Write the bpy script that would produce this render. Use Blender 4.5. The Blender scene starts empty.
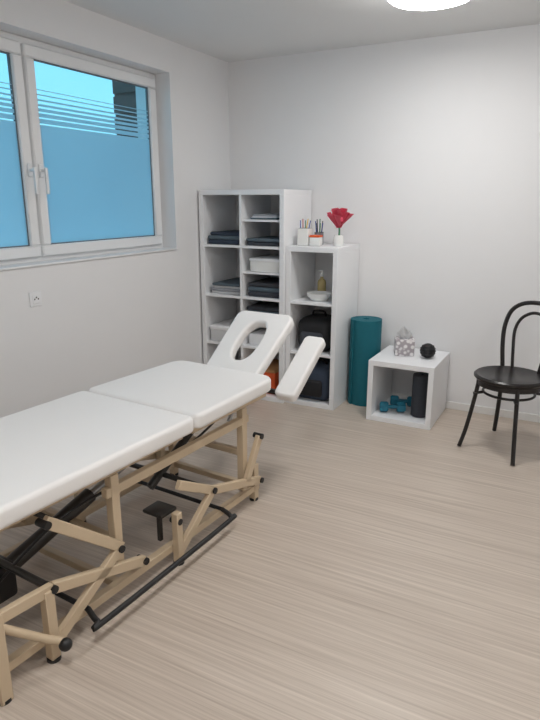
import bpy, bmesh, math, random
from mathutils import Vector, Matrix, Euler
random.seed(4)
S=bpy.context.scene
try:
    S.view_settings.view_transform='Standard'
except Exception: pass

# ---------------- materials
def srgb(r,g,b):
    f=lambda c:(c/255/12.92) if c/255<=0.04045 else ((c/255+0.055)/1.055)**2.4
    return (f(r),f(g),f(b),1)
def mat(name,col,rough=0.5,metal=0,noise=0.04,scale=8,bump=0.0,bscale=200,spec=0.5):
    m=bpy.data.materials.new(name); m.use_nodes=True
    nt=m.node_tree; n=nt.nodes; l=nt.links
    p=n['Principled BSDF']; p.inputs['Roughness'].default_value=rough; p.inputs['Metallic'].default_value=metal
    p.inputs['Specular IOR Level'].default_value=spec
    tc=n.new('ShaderNodeTexCoord')
    nz=n.new('ShaderNodeTexNoise'); nz.inputs['Scale'].default_value=scale; nz.inputs['Detail'].default_value=3
    l.new(tc.outputs['Object'],nz.inputs['Vector'])
    mx=n.new('ShaderNodeMix'); mx.data_type='RGBA'
    mx.inputs[6].default_value=tuple(max(0,c*(1-noise)) for c in col[:3])+(1,)
    mx.inputs[7].default_value=tuple(min(1,c*(1+noise)) for c in col[:3])+(1,)
    l.new(nz.outputs['Fac'],mx.inputs[0]); l.new(mx.outputs[2],p.inputs['Base Color'])
    if bump:
        b=n.new('ShaderNodeBump'); b.inputs['Strength'].default_value=bump; b.inputs['Distance'].default_value=0.002
        n2=n.new('ShaderNodeTexNoise'); n2.inputs['Scale'].default_value=bscale
        l.new(tc.outputs['Object'],n2.inputs['Vector'])
        l.new(n2.outputs['Fac'],b.inputs['Height']); l.new(b.outputs['Normal'],p.inputs['Normal'])
    return m
def emit(name,col,st):
    m=bpy.data.materials.new(name); m.use_nodes=True
    nt=m.node_tree; nt.nodes.clear()
    o=nt.nodes.new('ShaderNodeOutputMaterial'); e=nt.nodes.new('ShaderNodeEmission')
    e.inputs[0].default_value=col; e.inputs[1].default_value=st
    nt.links.new(e.outputs[0],o.inputs[0]); return m

M_wall=mat('wall_plaster',srgb(236,236,237),0.9,bump=0.1,bscale=90,noise=0.01)
M_ceil=mat('ceiling_paint',srgb(229,230,230),0.9,noise=0.01)
M_base=mat('baseboard_white',srgb(236,235,233),0.5,noise=0.01)
M_white=mat('white_laminate',srgb(240,241,243),0.42,noise=0.01)
M_pvc=mat('window_pvc',srgb(238,239,240),0.35,noise=0.01)
M_gask=mat('gasket_grey',srgb(110,115,120),0.6)
M_vinyl=mat('white_vinyl',srgb(242,240,238),0.42,noise=0.012,bump=0.08,bscale=350)
M_beige=mat('beige_powdercoat',srgb(207,186,157),0.4,noise=0.03)
M_black=mat('black_plastic',srgb(28,28,30),0.45)
M_dkmetal=mat('dark_metal',srgb(70,68,66),0.35,metal=0.6)
M_steel=mat('steel',srgb(170,170,170),0.3,metal=1)
M_chair=mat('black_lacquer',srgb(30,26,26),0.3)
M_teal=mat('teal_foam',srgb(10,100,114),0.75,noise=0.08,scale=30,bump=0.3,bscale=180)
M_blue=mat('blue_neoprene',srgb(30,112,136),0.55)
M_char=mat('charcoal_fabric',srgb(60,63,70),0.9,noise=0.15,scale=60)
M_navy=mat('navy_fabric',srgb(52,62,78),0.9,noise=0.15,scale=60)
M_slate=mat('slate_fabric',srgb(86,100,110),0.9,noise=0.12,scale=60)
M_ltcloth=mat('light_towel',srgb(210,211,213),0.95,noise=0.05,scale=80)
M_grcloth=mat('grey_towel',srgb(155,157,163),0.95,noise=0.08,scale=80)
M_bag=mat('black_nylon',srgb(22,22,26),0.7,noise=0.2,scale=20)
M_orange=mat('orange_plastic',srgb(226,92,40),0.45)
M_card=mat('cardboard',srgb(176,128,84),0.8)
M_pink=mat('pink_felt',srgb(238,98,124),0.8,noise=0.08,scale=40)
M_pinklt=mat('pink_felt_light',srgb(243,122,142),0.8,noise=0.08,scale=40)
M_tissue=mat('tissue_paper',srgb(242,242,242),0.9)
M_ball=mat('black_rubber',srgb(24,23,25),0.55,noise=0.2,scale=30)
M_ceram=mat('white_ceramic',srgb(235,235,232),0.2)
M_greypl=mat('grey_plastic',srgb(130,132,138),0.5)
M_oil=mat('amber_oil',srgb(196,176,120),0.15)
M_pen=[mat('pen_blue',srgb(40,70,160),0.4),mat('pen_red',srgb(180,40,40),0.4),mat('pen_green',srgb(40,120,80),0.4),mat('pen_yellow',srgb(220,180,60),0.4)]
M_brown=mat('dark_cladding',srgb(88,78,74),0.8,noise=0.2,scale=5)
M_out=mat('outdoor_paving',srgb(60,80,95),0.9)
def tb_mat():
    m=bpy.data.materials.new('tissue_box_print'); m.use_nodes=True
    nt=m.node_tree; n=nt.nodes; l=nt.links; p=n['Principled BSDF']; p.inputs['Roughness'].default_value=.6
    tc=n.new('ShaderNodeTexCoord'); v=n.new('ShaderNodeTexVoronoi'); v.inputs['Scale'].default_value=34
    r=n.new('ShaderNodeValToRGB'); r.color_ramp.elements[0].position=.33; r.color_ramp.elements[1].position=.55
    r.color_ramp.elements[0].color=srgb(235,232,232); r.color_ramp.elements[1].color=srgb(168,160,164)
    l.new(tc.outputs['Object'],v.inputs['Vector']); l.new(v.outputs['Distance'],r.inputs[0]); l.new(r.outputs[0],p.inputs['Base Color']); return m
M_tb=tb_mat()

# floor
def floor_mat():
    m=bpy.data.materials.new('floor_wood_vinyl'); m.use_nodes=True
    nt=m.node_tree; n=nt.nodes; l=nt.links; p=n['Principled BSDF']
    tc=n.new('ShaderNodeTexCoord')
    def nz(sx,sy,sc,det,off=0):
        mp=n.new('ShaderNodeMapping'); mp.inputs['Scale'].default_value=(sx,sy,1); mp.inputs['Location'].default_value=(off,off*2,0)
        t=n.new('ShaderNodeTexNoise'); t.inputs['Scale'].default_value=sc; t.inputs['Detail'].default_value=det; t.inputs['Roughness'].default_value=0.6
        l.new(tc.outputs['Object'],mp.inputs['Vector']); l.new(mp.outputs[0],t.inputs['Vector']); return t
    a=nz(1.2,75,1.0,4); b=nz(2.5,170,1.0,3,5.3); c=nz(0.6,9,1.0,2,9.1)
    r=n.new('ShaderNodeValToRGB'); r.color_ramp.elements[0].position=0.36; r.color_ramp.elements[1].position=0.64
    r.color_ramp.elements[0].color=srgb(179,164,150); r.color_ramp.elements[1].color=srgb(216,203,190)
    ad=n.new('ShaderNodeMath'); ad.operation='MULTIPLY_ADD'; ad.inputs[1].default_value=0.5
    m2=n.new('ShaderNodeMath'); m2.operation='MULTIPLY_ADD'; m2.inputs[1].default_value=0.35
    m3=n.new('ShaderNodeMath'); m3.operation='MULTIPLY'; m3.inputs[1].default_value=0.15
    l.new(c.outputs['Fac'],m3.inputs[0]); l.new(b.outputs['Fac'],m2.inputs[0]); l.new(m3.outputs[0],m2.inputs[2])
    l.new(a.outputs['Fac'],ad.inputs[0]); l.new(m2.outputs[0],ad.inputs[2])
    l.new(ad.outputs[0],r.inputs[0]); l.new(r.outputs[0],p.inputs['Base Color'])
    p.inputs['Roughness'].default_value=0.40
    bm=n.new('ShaderNodeBump'); bm.inputs['Strength'].default_value=0.05; bm.inputs['Distance'].default_value=0.001
    l.new(ad.outputs[0],bm.inputs['Height']); l.new(bm.outputs[0],p.inputs['Normal'])
    return m
M_floor=floor_mat()

def glass_mat():
    m=bpy.data.materials.new('window_glass'); m.use_nodes=True
    nt=m.node_tree; n=nt.nodes; n.clear(); l=nt.links
    o=n.new('ShaderNodeOutputMaterial'); t=n.new('ShaderNodeBsdfTransparent'); g=n.new('ShaderNodeBsdfGlossy'); g.inputs['Roughness'].default_value=0.02
    t.inputs[0].default_value=(0.92,0.97,0.98,1)
    f=n.new('ShaderNodeMath'); f.operation='MULTIPLY'; f.inputs[1].default_value=0.05; f.inputs[0].default_value=1
    mx=n.new('ShaderNodeMixShader'); l.new(f.outputs[0],mx.inputs[0]); l.new(t.outputs[0],mx.inputs[1]); l.new(g.outputs[0],mx.inputs[2]); l.new(mx.outputs[0],o.inputs[0]); return m
def film_mat():
    m=bpy.data.materials.new('frosted_film'); m.use_nodes=True
    nt=m.node_tree; n=nt.nodes; n.clear(); l=nt.links
    o=n.new('ShaderNodeOutputMaterial'); t=n.new('ShaderNodeBsdfTranslucent'); d=n.new('ShaderNodeBsdfDiffuse')
    tc=n.new('ShaderNodeTexCoord'); nz=n.new('ShaderNodeTexNoise'); nz.inputs['Scale'].default_value=1.5
    l.new(tc.outputs['Object'],nz.inputs['Vector'])
    r=n.new('ShaderNodeValToRGB'); r.color_ramp.elements[0].color=(0.80,0.84,0.88,1); r.color_ramp.elements[1].color=(0.92,0.94,0.96,1)
    l.new(nz.outputs['Fac'],r.inputs[0]); l.new(r.outputs[0],t.inputs[0])
    d.inputs[0].default_value=(0.5,0.6,0.66,1)
    mx=n.new('ShaderNodeMixShader'); mx.inputs[0].default_value=0.14
    l.new(t.outputs[0],mx.inputs[1]); l.new(d.outputs[0],mx.inputs[2]); l.new(mx.outputs[0],o.inputs[0]); return m
M_glass=glass_mat(); M_film=film_mat()
M_lamp=emit('lamp_diffuser',(1,0.985,0.965,1),38)

# ---------------- builder
class B:
    def __init__(s): s.bm=bmesh.new(); s.mats=[]
    def mi(s,m):
        if m not in s.mats: s.mats.append(m)
        return s.mats.index(m)
    def add(s,t,m,M=None,smooth=False):
        if M is not None: bmesh.ops.transform(t,matrix=M,verts=t.verts)
        bmesh.ops.recalc_face_normals(t,faces=t.faces)
        i=s.mi(m)
        for f in t.faces: f.material_index=i; f.smooth=smooth
        me=bpy.data.meshes.new('t'); t.to_mesh(me); t.free(); s.bm.from_mesh(me); bpy.data.meshes.remove(me)
    def box(s,lo,hi,m,bev=0.0,seg=2,M=None,smooth=None):
        t=bmesh.new(); bmesh.ops.create_cube(t,size=1)
        lo=Vector(lo); hi=Vector(hi)
        for v in t.verts: v.co=Vector(((lo[i]+hi[i])/2+v.co[i]*(hi[i]-lo[i])) for i in range(3))
        if bev>0: bmesh.ops.bevel(t,geom=list(t.edges),offset=bev,segments=seg,affect='EDGES',profile=0.5)
        s.add(t,m,M,bool(bev>0) if smooth is None else smooth)
    def beam(s,p,q,w,h,m,bev=0.003):
        p=Vector(p);q=Vector(q);d=q-p;L=d.length;z=d.normalized()
        up=Vector((0,0,1)) if abs(z.z)<0.95 else Vector((0,1,0))
        x=up.cross(z).normalized(); y=z.cross(x)
        M=Matrix(((x.x,y.x,z.x,p.x),(x.y,y.y,z.y,p.y),(x.z,y.z,z.z,p.z),(0,0,0,1)))
        s.box((-w/2,-h/2,0),(w/2,h/2,L),m,bev,1,M,False)
    def sweep(s,pts,r,m,seg=10,cyc=False):
        pts=[Vector(p) for p in pts]; n=len(pts)
        rs=r if isinstance(r,(list,tuple)) else [r]*n
        t=bmesh.new(); rings=[]; prev=None
        for i,p in enumerate(pts):
            a=pts[(i-1)%n] if (i>0 or cyc) else p; b=pts[(i+1)%n] if (i<n-1 or cyc) else p
            d=(b-a).normalized()
            if prev is None:
                u=Vector((0,0,1)) if abs(d.z)<0.9 else Vector((1,0,0)); x=u.cross(d).normalized()
            else: x=(prev-d*prev.dot(d)).normalized()
            prev=x; y=d.cross(x)
            rings.append([t.verts.new(p+(x*math.cos(k*2*math.pi/seg)+y*math.sin(k*2*math.pi/seg))*rs[i]) for k in range(seg)])
        rng=n if cyc else n-1
        for i in range(rng):
            A=rings[i];C=rings[(i+1)%n]
            off=0
            if cyc and i==n-1:
                off=min(range(seg),key=lambda o:(A[0].co-C[o].co).length)
            for k in range(seg): t.faces.new((A[k],A[(k+1)%seg],C[(k+1+off)%seg],C[(k+off)%seg]))
        if not cyc:
            t.faces.new(rings[0][::-1]); t.faces.new(rings[-1])
        s.add(t,m,None,True)
    def lathe(s,prof,m,c=(0,0,0),seg=32,M=None):
        t=bmesh.new(); rings=[]
        for r,z in prof:
            if r<1e-5: rings.append([t.verts.new((0,0,z))])
            else: rings.append([t.verts.new((r*math.cos(k*2*math.pi/seg),r*math.sin(k*2*math.pi/seg),z)) for k in range(seg)])
        for A,C in zip(rings,rings[1:]):
            for k in range(seg):
                k2=(k+1)%seg
                if len(A)==1 and len(C)==1: continue
                if len(A)==1: t.faces.new((A[0],C[k],C[k2]))
                elif len(C)==1: t.faces.new((A[k],A[k2],C[0]))
                else: t.faces.new((A[k],A[k2],C[k2],C[k]))
        MM=Matrix.Translation(c)
        if M is not None: MM=MM@M
        s.add(t,m,MM,True)
    def sphere(s,c,r,m,sc=(1,1,1),sub=3,lump=0):
        t=bmesh.new(); bmesh.ops.create_icosphere(t,subdivisions=sub,radius=1)
        for v in t.verts:
            k=1+lump*(math.sin(v.co.x*7+1)*math.sin(v.co.y*6+2)*math.sin(v.co.z*8))
            v.co=Vector((v.co.x*r*sc[0]*k,v.co.y*r*sc[1]*k,v.co.z*r*sc[2]*k))+Vector(c)
        s.add(t,m,None,True)
    def finish(s,name,parent=None,loc=None,rot=None,wn=False):
        me=bpy.data.meshes.new(name); s.bm.to_mesh(me); s.bm.free()
        for m in s.mats: me.materials.append(m)
        try: me.set_sharp_from_angle(angle=math.radians(40))
        except Exception: pass
        o=bpy.data.objects.new(name,me); S.collection.objects.link(o)
        if parent: o.parent=parent
        if loc is not None: o.location=loc
        if rot is not None: o.rotation_euler=rot
        return o
def empty(name,loc=(0,0,0),rot=(0,0,0)):
    e=bpy.data.objects.new(name,None); e.location=loc; e.rotation_euler=rot; e.empty_display_size=0.1
    S.collection.objects.link(e); return e
def catmull(P,n=8,cyc=False):
    P=[Vector(p) for p in P]; out=[]; N=len(P)
    for i in range(N if cyc else N-1):
        if cyc: a,b,c,d=P[(i-1)%N],P[i],P[(i+1)%N],P[(i+2)%N]
        else: a,b,c,d=P[max(i-1,0)],P[i],P[i+1],P[min(i+2,N-1)]
        for k in range(n):
            t=k/n
            out.append(0.5*((2*b)+(c-a)*t+(2*a-5*b+4*c-d)*t*t+(3*b-a-3*c+d)*t**3))
    if not cyc: out.append(P[-1])
    return out

# ---------------- room
XR=4.7; YF=-5.6; H=2.53; T=0.3
WY0,WY1,WZ0,WZ1=-3.02,-0.76,1.15,2.33
b=B(); b.box((-T,YF-0.1,-0.1),(XR+0.1,0.1,0),M_floor); b.finish('floor')
b=B(); b.box((-T,YF-0.1,H),(XR+0.1,0.1,H+0.1),M_ceil); b.finish('ceiling')
b=B(); b.box((-T,0,0),(XR+0.1,0.1,H),M_wall); b.finish('wall_back')
b=B(); b.box((XR,YF,0),(XR+0.1,0,H),M_wall); b.finish('wall_right')
b=B(); b.box((-T,YF-0.1,0),(XR+0.1,YF,H),M_wall); b.finish('wall_front')
b=B()
b.box((-T,YF,0),(0,0,WZ0),M_wall); b.box((-T,YF,WZ1),(0,0,H),M_wall)
b.box((-T,WY1,WZ0),(0,0,WZ1),M_wall); b.box((-T,YF,WZ0),(0,WY0,WZ1),M_wall)
b.finish('wall_left')
b=B(); b.box((0.012,-0.012,0),(XR-0.012,0,0.055),M_base,0.002,1,None,False); b.finish('baseboard_back')
b=B(); b.box((0,YF+0.012,0),(0.012,0,0.055),M_base,0.002,1,None,False); b.finish('baseboard_left')
b=B(); b.box((XR-0.012,YF+0.012,0),(XR,0,0.055),M_base,0.002,1,None,False); b.finish('baseboard_right')
b=B(); b.box((0,YF,0),(XR,YF+0.012,0.055),M_base,0.002,1,None,False); b.finish('baseboard_front')

# ---------------- window
b=B()
fx0,fx1=-0.19,-0.12
def frame(y0,y1,z0,z1,x0,x1,w,m,bev=0.004):
    b.box((x0,y0,z0),(x1,y1,z0+w),m,bev,1,None,False); b.box((x0,y0,z1-w),(x1,y1,z1),m,bev,1,None,False)
    b.box((x0,y0,z0+w),(x1,y0+w,z1-w),m,bev,1,None,False); b.box((x0,y1-w,z0+w),(x1,y1,z1-w),m,bev,1,None,False)
frame(WY0,WY1,WZ0,WZ1,fx0,fx1,0.05,M_pvc)
ym=(WY0+WY1)/2
b.box((fx0,ym-0.03,WZ0+0.05),(fx1,ym+0.03,WZ1-0.05),M_pvc,0.003,1,None,False)
sashes=[(ym+0.008,WY1-0.035),(WY0+0.035,ym-0.008)]
for (a,c) in sashes:
    frame(a,c,WZ0+0.035,WZ1-0.035,-0.135,-0.095,0.065,M_pvc,0.008)
    g=0.065
    frame(a+g,c-g,WZ0+0.035+g,WZ1-0.035-g,-0.128,-0.112,0.006,M_gask,0)
for hy,sgn in ((ym+0.038,1),(ym-0.038,-1)):
    b.box((-0.095,hy-0.014,1.62),(-0.085,hy+0.014,1.69),M_pvc,0.003,1,None,False)
    b.sweep([(-0.088,hy,1.655),(-0.05,hy,1.655)],0.009,M_pvc)
    b.box((-0.058,hy-0.010,1.53),(-0.044,hy+0.010,1.67),M_pvc,0.005,2)
b.finish('window_1')
b=B()
for (a,c) in sashes:
    b.box((-0.122,a+0.06,WZ0+0.095),(-0.118,c-0.06,WZ1-0.095),M_glass)
pg=b.finish('window_glass_panes'); pg.parent=bpy.data.objects['window_1']
b=B()
for (a,c) in sashes:
    y0,y1=a+0.066,c-0.066
    b.box((-0.1165,y0,WZ0+0.10),(-0.1155,y1,1.90),M_film)
    z=1.908
    for hgt,gap in ((0.024,0.008),(0.020,0.009),(0.016,0.011),(0.012,0.015),(0.009,0.02),(0.006,0.02),(0.004,0.02)):
        b.box((-0.1165,y0,z),(-0.1155,y1,z+hgt),M_film); z+=hgt+gap
pf=b.finish('frosted_film_strips'); pf.parent=bpy.data.objects['window_1']
b=B(); b.box((-0.12,WY0,WZ0-0.001),(0.012,WY1,WZ0+0.012),M_pvc,0.003,1,None,False); b.finish('trim_1')
# exterior
b=B()
b.box((-0.62,-0.62,0.2),(-T-0.02,-0.3,3.2),M_brown)
for k in range(20): b.box((-0.62,-0.635,0.3+k*0.14),(-T-0.03,-0.62,0.42+k*0.14),M_brown)
b.finish('exterior_cladding_wall')
b=B(); b.box((-8,-9,0.0),(-T-0.02,3,0.1),M_out); b.finish('exterior_ground')

# socket
b=B()
b.box((0,-2.10,0.935),(0.008,-2.02,1.015),M_white,0.002,1,None,False)
b.box((0.008,-2.085,0.95),(0.012,-2.035,1.0),M_white,0.002,1,None,False)
for dy,dz in ((-0.012,0.0),(0.012,0.0),(0,0.009)): b.box((0.0115,-2.064+dy,0.971+dz),(0.0125,-2.056+dy,0.979+dz),M_black)
b.finish('wall_socket')

# ---------------- ceiling lamps
def lamp(name,x,y,r=0.22):
    b=B()
    b.lathe([(0,H),(r*0.97,H),(r,H-0.01),(r,H-0.05),(r*0.985,H-0.055),(r*0.96,H-0.055)],M_white,(x,y,0),48)
    b.lathe([(r*0.97,H-0.05),(r*0.965,H-0.070),(r*0.9,H-0.080),(0,H-0.084)],M_lamp,(x,y,0),48)
    b.finish(name)
lamp('ceiling_lamp',1.82,-1.06); lamp('ceiling_lamp.001',1.9,-3.6); lamp('ceiling_lamp.002',3.6,-3.0)

# ---------------- shelving
def shelf_unit(name,x0,x1,yf,yb,z1,cols,rows,inserts=()):
    b=B(); t=0.036; ti=0.017
    b.box((x0,yf,0),(x0+t,yb,z1-t),M_white,0.0015,1,None,False); b.box((x1-t,yf,0),(x1,yb,z1-t),M_white,0.0015,1,None,False)
    b.box((x0,yf,z1-t),(x1,yb,z1),M_white,0.0015,1,None,False); b.box((x0+t,yf,0),(x1-t,yb,t),M_white,0.0015,1,None,False)
    iw=(x1-x0-2*t-(cols-1)*ti)/cols; ih=(z1-2*t-(rows-1)*ti)/rows
    for c in range(1,cols):
        xx=x0+t+c*iw+(c-1)*ti; b.box((xx,yf+0.003,t),(xx+ti,yb-0.003,z1-t),M_white,0,1)
    cells={}
    for c in range(cols):
        cx=x0+t+c*(iw+ti)
        for r in range(rows):
            zz=t+r*(ih+ti); cells[(c,rows-1-r)]=(cx,cx+iw,zz,zz+ih)
            if r: b.box((cx,yf+0.003,zz-ti),(cx+iw,yb-0.003,zz),M_white)
    for (c,r) in inserts:
        a,d,zz,zt=cells[(c,r)]; zm=(zz+zt)/2
        b.box((a,yf+0.02,zm-0.007),(d,yb-0.02,zm+0.007),M_white)
    b.finish(name); return cells
YB=-0.016
TX0,TX1,TF=0.016,0.735,-0.485
SX0,SX1,SZ=0.739,1.135,1.18
ct=shelf_unit('shelving_unit_tall',TX0,TX1,TF,YB,1.57,2,4,((1,0),(1,1),(1,2)))
cs=shelf_unit('shelving_unit_short',SX0,SX1,TF+0.03,YB,SZ,1,3)
CF=-0.51
cc=shelf_unit('cube_shelf',1.405,1.855,CF,YB-.01,0.435,1,1)

# contents
def stack(name,x0,x1,yf,yb,z,layers):
    b=B(); zz=z+0.001
    for h,m in layers:
        j=lambda:random.uniform(-0.009,0.009)
        b.box((x0+j(),yf+j(),zz),(x1+j(),yb,zz+h),m,min(h*0.42,0.012),3); zz+=h
    b.finish(name)
c=ct[(0,0)]; stack('folded_blankets',c[0]+.02,c[1]-.02,TF+.04,-.06,c[2],[(.035,M_navy),(.03,M_slate),(.025,M_navy)])
c=ct[(0,1)]; stack('folded_towels',c[0]+.03,c[1]-.03,TF+.05,-.06,c[2],[(.022,M_ltcloth),(.02,M_grcloth),(.02,M_ltcloth),(.02,M_slate)])
c=ct[(0,2)]; 
b=B(); b.box((c[0]+.02,TF+.03,c[2]+.001),(c[1]-.03,-.08,c[2]+.10),M_ltcloth,.008,2); b.box((c[0]+.015,TF+.025,c[2]+.095),(c[1]-.025,-.075,c[2]+.125),M_white,.005,2); b.finish('storage_box')
c=ct[(0,3)]; stack('folded_sheets',c[0]+.03,c[1]-.03,TF+.05,-.06,c[2],[(.05,M_ltcloth),(.05,M_grcloth)])
def mid(c): return (c[2]+c[3])/2+.007
c=ct[(1,0)]; stack('folded_mats',c[0]+.02,c[1]-.02,TF+.04,-.08,c[2],[(.03,M_char),(.022,M_slate)])
b=B()
for i,(h,m) in enumerate(((.012,M_slate),(.010,M_ltcloth),(.014,M_grcloth))):
    zz=mid(c)+.001+sum((.012,.010,.014)[:i]); b.box((c[0]+.04+.01*i,TF+.07,zz),(c[1]-.06,-.12,zz+h),m,.001,1,None,False)
b.finish('stack_of_folders')
c=ct[(1,1)]
b=B(); b.box((c[0]+.05,TF+.04,mid(c)+.001),(c[1]-.02,-.12,mid(c)+.085),M_ceram,.005,2); b.box((c[0]+.045,TF+.035,mid(c)+.08),(c[1]-.015,-.115,mid(c)+.10),M_white,.004,2); b.finish('small_storage_box')
stack('folded_towels.001',c[0]+.02,c[1]-.02,TF+.04,-.08,c[2],[(.04,M_char),(.035,M_slate),(.03,M_char)])
c=ct[(1,2)]; stack('folded_blankets.001',c[0]+.02,c[1]-.02,TF+.04,-.08,mid(c),[(.04,M_navy),(.045,M_slate),(.03,M_char)])
b=B(); b.box((c[0]+.03,TF+.05,c[2]+.001),(c[1]-.03,-.1,c[2]+.09),M_white,.006,2); b.finish('small_storage_box.001')
c=ct[(1,3)]
b=B(); b.box((c[0]+.04,TF+.05,c[2]+.001),(c[1]-.06,-.14,c[2]+.18),M_orange,.01,2); b.box((c[0]+.035,TF+.045,c[2]+.175),(c[1]-.055,-.135,c[2]+.2),M_card,.005,2); b.finish('orange_box')

c=cs[(0,0)]; z0=c[2]+.001
b=B(); b.lathe([(0,0),(.06,0),(.085,.03),(.092,.055),(.088,.055),(.08,.033),(.055,.008),(0,.006)],M_ceram,(.945,-.32,z0)); b.finish('white_bowl')
b=B(); b.lathe([(0,0),(.03,0),(.032,.01),(.032,.11),(.028,.125),(.012,.14),(.012,.155)],M_oil,(.90,-.17,z0),24); b.lathe([(.012,.155),(.015,.155),(.015,.175),(.006,.18),(.006,.2),(0,.2)],M_ceram,(.90,-.17,z0),20); b.box((.898-.03,-.176,z0+.19),(.905,-.164,z0+.2),M_ceram,.002,1); b.finish('massage_oil_bottle')
b=B(); b.lathe([(0,0),(.025,0),(.026,.08),(.015,.1),(.015,.12),(0,.12)],M_ceram,(.99,-.13,z0),20); b.finish('lotion_bottle')
c=cs[(0,1)]
b=B(); b.box((.795,-.41,c[2]+.001),(1.075,-.12,c[2]+.25),M_bag,.07,5)
b.box((.84,-.435,c[2]+.03),(1.02,-.37,c[2]+.15),M_char,.025,4)
b.sweep(catmull([(.88,-.26,c[2]+.24),(.89,-.28,c[2]+.285),(.97,-.28,c[2]+.285),(.98,-.26,c[2]+.24)]),.008,M_bag)
b.finish('backpack')
c=cs[(0,2)]
b=B(); b.box((.79,-.43,c[2]+.001),(1.08,-.1,c[2]+.27),M_navy,.06,5); b.box((.83,-.45,c[2]+.04),(1.03,-.39,c[2]+.17),M_bag,.02,3)
b.sweep(catmull([(.84,-.30,c[2]+.26),(.87,-.33,c[2]+.3),(.99,-.33,c[2]+.3),(1.02,-.30,c[2]+.26)]),.009,M_bag); b.finish('sports_bag')

# on top of short unit
z0=SZ+.001
b=B()
b.box((.785,-.37,z0),(.87,-.28,z0+.12),M_ceram,.004,2); b.box((.792,-.363,z0+.118),(.863,-.287,z0+.122),M_greypl)
for k in range(5):
    x=.798+k*.014; b.sweep([(x,-.34+.008*(k%3),z0+.10),(x-.008+.006*k,-.33,z0+.175+.012*(k%2))],.0035,M_pen[k%4],8)
b.box((.88,-.37,z0),(.955,-.30,z0+.06),M_ceram,.004,2); b.box((.879,-.371,z0+.06),(.956,-.299,z0+.075),M_orange,.003,2)
b.finish('desk_organizer')
b=B(); px,py=.895,-.23; b.lathe([(0,0),(.032,0),(.034,.09),(.031,.09),(.030,.005),(0,.005)],M_greypl,(px,py,z0),24)
for k in range(7):
    a=k*.9; b.sweep([(px+.012*math.cos(a),py+.012*math.sin(a),z0+.01),(px+.028*math.cos(a),py+.028*math.sin(a),z0+.155+.014*(k%3))],.0035,[M_pen[k%4],M_black][k%2],8)
b.finish('pen_holder')
# pink folded fabric flower in a vase
b=B(); fx,fy=1.06,-.26
b.lathe([(0,0),(.034,0),(.038,.02),(.036,.06),(.03,.075),(.026,.075),(.03,.05),(0,.012)],M_ceram,(fx,fy,z0),24)
b.sweep(catmull([(fx,fy,z0+.02),(fx+.004,fy,z0+.10),(fx,fy,z0+.17)]),.006,M_pen[2])
def petal(c,d,up,w,h,m,ph=0):
    t=bmesh.new(); n=4; g=[]
    d=Vector(d).normalized(); up=Vector(up).normalized(); sd=d.cross(up).normalized()
    for i in range(n+1):
        row=[]
        for j in range(n+1):
            u=(i/n-.5)*2; v=j/n
            ww=w*(.35+.75*v)
            p=Vector(c)+sd*u*ww+up*v*h*(1-.15*abs(u))+d*(h*.15*v+.012*(1 if i%2 else -1)*(.3+v))
            row.append(t.verts.new(p))
        g.append(row)
    for i in range(n):
        for j in range(n): t.faces.new((g[i][j],g[i+1][j],g[i+1][j+1],g[i][j+1]))
    bmesh.ops.solidify(t,geom=list(t.faces),thickness=.003)
    b.add(t,m,None,False)
fc=(fx,fy,z0+.125)
for k in range(6):
    a=k*2*math.pi/6+.3; petal(fc,(math.cos(a),math.sin(a),.1),(math.cos(a)*.45,math.sin(a)*.45,.85 if k%2 else .6),.052,.125,[M_pinklt,M_pink][k%2],k)
for k in range(4):
    a=k*2*math.pi/4+.9; petal((fx,fy,z0+.14),(math.cos(a),math.sin(a),.1),(math.cos(a)*.15,math.sin(a)*.15,1),.05,.125,[M_pinklt,M_pink][k%2],k*2)
b.sphere((fx,fy,z0+.195),.045,M_pink,(1.05,1.05,1.1),2,.2)
b.finish('pink_fabric_flower')

# exercise mat roll: spiral
b=B(); cx,cy=1.265,-.165; t=bmesh.new()
turns=7.0; R=.120; th=.0133; N=int(turns*36); A0=-2.2
prof=[]
for i in range(N+1):
    a=i/36*2*math.pi; r=R-(turns*th)+th*(i/36)
    prof.append((a+A0,r))
inn=[];out=[]
for a,r in prof:
    inn.append((cx+(r-th*.9)*math.cos(a),cy+(r-th*.9)*math.sin(a))); out.append((cx+r*math.cos(a),cy+r*math.sin(a)))
HM=.65
vb=[[t.verts.new((x,y,z)) for x,y in L] for L,z in ((inn,0.001),(out,0.001),(inn,HM),(out,HM))]
for i in range(N):
    t.faces.new((vb[0][i],vb[0][i+1],vb[1][i+1],vb[1][i])); t.faces.new((vb[2][i],vb[3][i],vb[3][i+1],vb[2][i+1]))
    t.faces.new((vb[1][i],vb[1][i+1],vb[3][i+1],vb[3][i])); t.faces.new((vb[0][i],vb[2][i],vb[2][i+1],vb[0][i+1]))
t.faces.new((vb[0][0],vb[1][0],vb[3][0],vb[2][0])); t.faces.new((vb[0][N],vb[2][N],vb[3][N],vb[1][N]))
b.add(t,M_teal,None,True); b.finish('rolled_exercise_mat')

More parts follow.
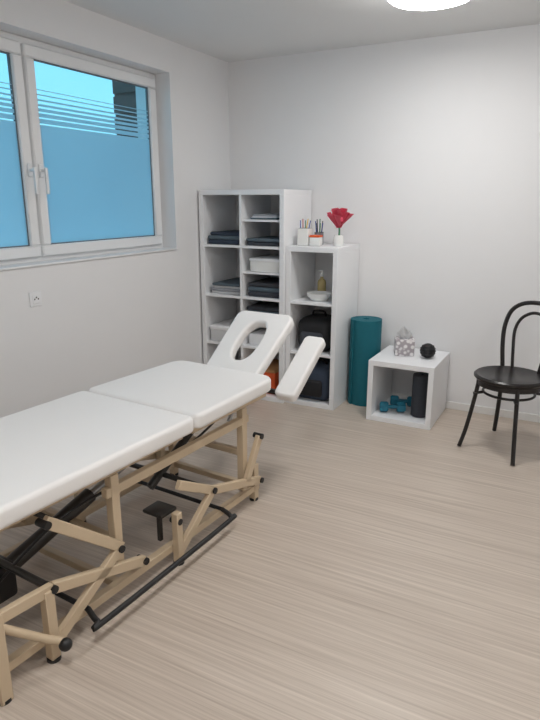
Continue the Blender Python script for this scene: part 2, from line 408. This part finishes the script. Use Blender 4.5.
# cube contents
c=cc[(0,0)]; z0=c[2]+.001
def dumbbell(name,x,y,ang):
    b=B(); 
    for s in (-1,1):
        b.lathe([(0,-.03),(.030,-.03),(.039,-.02),(.039,.02),(.030,.03),(0,.03)],M_blue,(s*.06,0,.040),6,Matrix.Rotation(math.radians(90),4,'Y'))
    b.sweep([(-.05,0,.040),(.05,0,.040)],.014,M_blue)
    b.finish(name,None,(x,y,z0),(0,0,ang))
dumbbell('dumbbell',1.555,-.38,.4); dumbbell('dumbbell.001',1.585,-.22,.3)
b=B(); b.lathe([(0,0),(.014,0),(.056,.0),(.06,.006),(.06,.294),(.056,.30),(.016,.30),(.014,.29),(0,.29)],M_char,(1.74,-.35,z0),28); b.finish('foam_roller')
z0=.436
b=B()
b.box((-.066,-.066,0),(.066,.066,.115),M_tb,.004,2); b.box((-.035,-.012,.112),(.035,.012,.117),M_greypl)
t=bmesh.new(); g=[]
for i in range(13):
    row=[]
    for j in range(9):
        u=(i/12-.5)*2; v=j/8; row.append(t.verts.new((u*(.028+.032*math.sin(v*2.2))*(1-.3*v*v),.014*math.sin(u*6+v*3)*(.4+v),.111+v*.09*(1-.35*abs(u+.2)))))
    g.append(row)
for i in range(12):
    for j in range(8): t.faces.new((g[i][j],g[i+1][j],g[i+1][j+1],g[i][j+1]))
bmesh.ops.solidify(t,geom=list(t.faces),thickness=.002)
b.add(t,M_tissue,None,True)
b.finish('tissue_box',None,(1.575,-.24,z0),(0,0,.35))
b=B(); b.sphere((0,0,.052),.052,M_ball,(1,1,1),4,.0)
for k in range(5):
    z=.052+(.034-.017*k); r=math.sqrt(max(1e-6,.0525**2-(z-.052)**2))
    b.sweep([(r*math.cos(a*math.pi/12),r*math.sin(a*math.pi/12),z) for a in range(24)],.003,M_ball,6,True)
b.finish('massage_ball',None,(1.75,-.27,z0))

# ---------------- chair
def chair():
    root=empty('bistro_chair',(2.325,-.585,0),(0,0,math.radians(-24)))
    b=B()
    b.lathe([(0,.442),(.18,.442),(.2,.449),(.210,.460),(.210,.471),(.2,.479),(.185,.477),(.17,.471),(0,.467)],M_chair,(0,0,0),48)
    b.finish('seat',root)
    b=B(); b.lathe([(.170,.415),(.192,.415),(.192,.447),(.170,.447),(.170,.415)],M_chair,(0,0,0),40); b.finish('seat_rim',root)
    k=0
    for sx in (-1,1):
        k+=1; b=B()
        b.sweep(catmull([(sx*.125,-.13,.445),(sx*.14,-.145,.3),(sx*.162,-.17,.12),(sx*.182,-.195,0.004)]),.0125,M_chair,12); b.finish('leg_%d'%k,root)
    pts=[(-.19,.215,.004),(-.165,.185,.15),(-.148,.165,.32),(-.155,.17,.46),(-.178,.185,.6),(-.188,.205,.72),(-.165,.225,.82),(-.10,.238,.873),(0,.243,.888)]
    full=pts+[(-x,y,z) for x,y,z in pts[-2::-1]]
    b=B(); b.sweep(catmull(full,6),.0135,M_chair,12); b.finish('back_hoop_and_rear_legs',root)
    pts=[(-.085,.165,.465),(-.10,.178,.58),(-.115,.2,.70),(-.095,.216,.775),(-.05,.226,.815),(0,.228,.827)]
    full=pts+[(-x,y,z) for x,y,z in pts[-2::-1]]
    b=B(); b.sweep(catmull(full,6),.010,M_chair,10); b.finish('inner_hoop',root)
    b=B(); b.sweep([(.148*math.cos(a*math.pi/20),.148*math.sin(a*math.pi/20),.365) for a in range(40)],.008,M_chair,10,True)
    for sx,sy in ((-1,-1),(1,-1),(1,1),(-1,1)): b.sweep([(sx*.10,sy*.108,.365),(sx*.142,sy*.155,.355)],.009,M_chair)
    b.finish('stretcher_ring',root)
chair()

# ---------------- treatment table
root=empty('massage_table',(.965,-2.386,0),(0,0,math.radians(-4)))
def rrect(hx0,hx1,y0,y1,r0,r1,n=8):
    P=[]
    def arc(cx,cy,r,a0,a1):
        for i in range(n+1):
            a=math.radians(a0+(a1-a0)*i/n); P.append((cx+r*math.cos(a),cy+r*math.sin(a)))
    arc(hx0-r0,y0+r0,r0,-90,0); arc(hx1-r1,y1-r1,r1,0,90); arc(-hx1+r1,y1-r1,r1,90,180); arc(-hx0+r0,y0+r0,r0,180,270)
    return P
def pad(name,outline,th,loc,rot=(0,0,0),hole=None,bev=.018,parent=root):
    cu=bpy.data.curves.new(name,'CURVE'); cu.dimensions='2D'; cu.fill_mode='BOTH'
    cu.extrude=th/2-bev; cu.bevel_depth=bev; cu.bevel_resolution=4; cu.offset=-bev
    for L in [outline]+([hole] if hole else []):
        sp=cu.splines.new('POLY'); sp.points.add(len(L)-1); sp.use_cyclic_u=True
        for p,q in zip(sp.points,L): p.co=(q[0],q[1],0,1)
    o=bpy.data.objects.new('tmp',cu); S.collection.objects.link(o)
    bpy.context.view_layer.update()
    dg=bpy.context.evaluated_depsgraph_get()
    me=bpy.data.meshes.new_from_object(o.evaluated_get(dg)); bpy.data.objects.remove(o)
    me.materials.clear(); me.materials.append(M_vinyl)
    for p in me.polygons: p.use_smooth=True
    try: me.set_sharp_from_angle(angle=math.radians(50))
    except Exception: pass
    ob=bpy.data.objects.new(name,me); S.collection.objects.link(ob); ob.parent=parent; ob.location=loc; ob.rotation_euler=rot
    return ob
pad('leg_pad',rrect(.340,.340,-1.18,-.006,.05,.035),.07,(0,0,.605))
pad('torso_pad',rrect(.340,.322,.006,.655,.035,.07),.07,(0,0,.605))
hole=[]
for i in range(40):
    a=i*2*math.pi/40; x=math.cos(a);y=math.sin(a)
    hole.append((.070*math.copysign(abs(x)**.8,x),.255+.145*math.copysign(abs(y)**.75,y)+0))
tilt=math.radians(35)
pad('head_pad',rrect(.172,.188,0,.48,.04,.05),.06,(.008,.685,.575),(tilt,0,0),hole,.016)
pad('arm_pad',rrect(.062,.062,0,.43,.03,.03),.055,(.334,.715,.505),(tilt,0,0),None,.015)

b=B()
zu=.55
for sx in (-1,1):
    X=sx*.27
    b.beam((X,-1.12,zu),(X,-.03,zu),.03,.03,M_beige); b.beam((X,.03,zu),(X,.62,zu),.03,.03,M_beige)
for y in (-1.1,-.75,-.42,-.06,.06,.42,.6): b.beam((-.27,y,zu),(.27,y,zu),.03,.03,M_beige)
b.finish('upper_frame',root)
b=B()
for sx in (-1,1):
    X=sx*.27
    b.beam((X,-.46,.47),(X,.46,.47),.03,.038,M_beige)
    b.beam((X,-.42,.17),(X,-.42,.535),.038,.038,M_beige)
    b.beam((X,.42,.10),(X,.42,.535),.038,.038,M_beige)
    b.beam((X,-.98,.07),(X,.55,.07),.034,.034,M_beige)
    b.beam((X,.52,.0),(X,.52,.20),.038,.038,M_beige)
    XP=sx*.315
    b.beam((XP,-.955,.0),(XP,-.955,.31),.042,.042,M_beige)
for y in (-.955,-.42,.52): b.beam((-.27,y,.07),(.27,y,.07),.03,.03,M_beige)
b.beam((-.31,-.955,.27),(.31,-.955,.27),.035,.035,M_beige); b.beam((-.31,-.955,.07),(.31,-.955,.07),.032,.032,M_beige)
b.beam((-.27,-.42,.26),(.27,-.42,.26),.03,.03,M_beige); b.beam((-.27,.42,.3),(.27,.42,.3),.03,.03,M_beige)
b.finish('base_frame',root)
b=B()
for sx in (-1,1):
    X=sx*.305
    L=[((-.76,.05),(-.44,.25)),((-.74,.265),(-.32,.13)),((-.74,.51),(-.43,.25)),((-.12,.04),(.13,.235)),((.13,.235),(.52,.12)),((-.95,.28),(-.74,.265)),((-.1,.36),(.13,.235)),((.40,.16),(.52,.36))]
    for (a,c) in L: b.beam((X,a[0],a[1]),(X,c[0],c[1]),.024,.040,M_beige)
    b.beam((X,-.115,.0),(X,-.115,.24),.034,.034,M_beige)
    b.beam((X,-.76,.0),(X,-.76,.27),.036,.036,M_beige)
    for y,z in ((-.44,.25),(-.32,.13),(.13,.235),(.52,.12),(-.74,.265),(-.74,.5),(-.115,.2),(.52,.36)):
        b.sweep([(X-sx*.03,y,z),(X+sx*.020,y,z)],.014,M_black,14)
for y,z in ((-.44,.25),(.13,.235),(-.74,.265)): b.sweep([(-.3,y,z),(.3,y,z)],.013,M_dkmetal,12)
b.sweep([(.315,-.955,.27),(.33,-.80,.12),(.355,-.757,.09)],.014,M_beige); b.sphere((.37,-.757,.085),.022,M_black)
b.finish('lift_linkage',root)
b=B()
b.sweep(catmull([(.30,-.60,.09),(.365,-.615,.075),(.378,-.58,.07),(.36,.16,.07),(.345,.21,.075),(.29,.22,.09)]),.011,M_black,10)
b.sweep([(-.27,-.60,.09),(.30,-.60,.09)],.01,M_black); b.sweep([(-.27,.22,.09),(.29,.22,.09)],.01,M_black)
b.finish('foot_control_bar',root)
b=B()
b.sweep([(0,-.72,.2),(0,-.3,.32)],.032,M_dkmetal,16); b.sweep([(0,-.3,.32),(0,-.08,.38)],.016,M_steel,14)
b.box((-.06,-.86,.12),(.06,-.7,.26),M_black,.015,2)
b.sweep([(0,.05,.2),(0,.40,.4)],.02,M_dkmetal,16)
b.sweep(catmull([(.05,-.78,.2),(.2,-.6,.42),(.15,-.2,.4),(.2,.1,.44),(.1,.5,.45)]),.006,M_black,8)
b.finish('lift_actuator',root)
b=B()
b.beam((-.1,.6,.52),(-.1,.72,.555),.03,.02,M_beige); b.beam((.1,.6,.52),(.1,.72,.555),.03,.02,M_beige)
for X in (-.1,.1): b.beam((X,.70,.535),(X,.70+.40*math.cos(tilt),.535+.40*math.sin(tilt)),.025,.02,M_dkmetal)
b.beam((.08,.80,.50),(.33,.80,.50),.025,.025,M_dkmetal); b.beam((.33,.78,.485),(.33,.74+.3*math.cos(tilt),.475+.3*math.sin(tilt)),.03,.02,M_dkmetal)
b.beam((.08,.80,.50),(.08,.62,.54),.025,.02,M_dkmetal)
b.sweep([(.06,.72,.52),(.06,.60,.36)],.012,M_steel)
b.finish('head_support',root)
b=B()
b.box((.16,-.17,.22),(.27,-.07,.238),M_dkmetal,.008,2); b.beam((.21,-.12,.22),(.21,-.12,.08),.02,.02,M_dkmetal)
b.finish('foot_pedal',root)
b=B()
for sx in (-1,1):
    for y in (-.955,-.76,-.115,.52):
        X=sx*{-.955:.315,.52:.27}.get(y,.305)
        b.lathe([(0,0),(.024,0),(.024,.012),(0,.014)],M_black,(X,y,.0),16)
b.finish('rubber_feet',root)

# ---------------- world
w=bpy.data.worlds.new('World'); S.world=w; w.use_nodes=True
nt=w.node_tree; bg=nt.nodes['Background']
tc=nt.nodes.new('ShaderNodeTexCoord'); sp=nt.nodes.new('ShaderNodeSeparateXYZ'); rp=nt.nodes.new('ShaderNodeValToRGB')
nt.links.new(tc.outputs['Generated'],sp.inputs[0]); nt.links.new(sp.outputs['Z'],rp.inputs[0]); nt.links.new(rp.outputs[0],bg.inputs[0])
rp.color_ramp.elements[0].color=(.22,.58,.74,1); rp.color_ramp.elements[1].color=(.13,.46,.72,1); rp.color_ramp.elements[1].position=.7
bg.inputs[1].default_value=1.8

# ---------------- camera
cd=bpy.data.cameras.new('Camera'); co=bpy.data.objects.new('Camera',cd); S.collection.objects.link(co)
cd.sensor_fit='VERTICAL'; cd.sensor_height=24; cd.sensor_width=18; cd.lens=590/720*24
co.location=(2.64,-4.293,1.5); co.rotation_euler=(math.radians(90-15.2),0,math.radians(27.9))
cd.clip_start=.05
S.camera=co
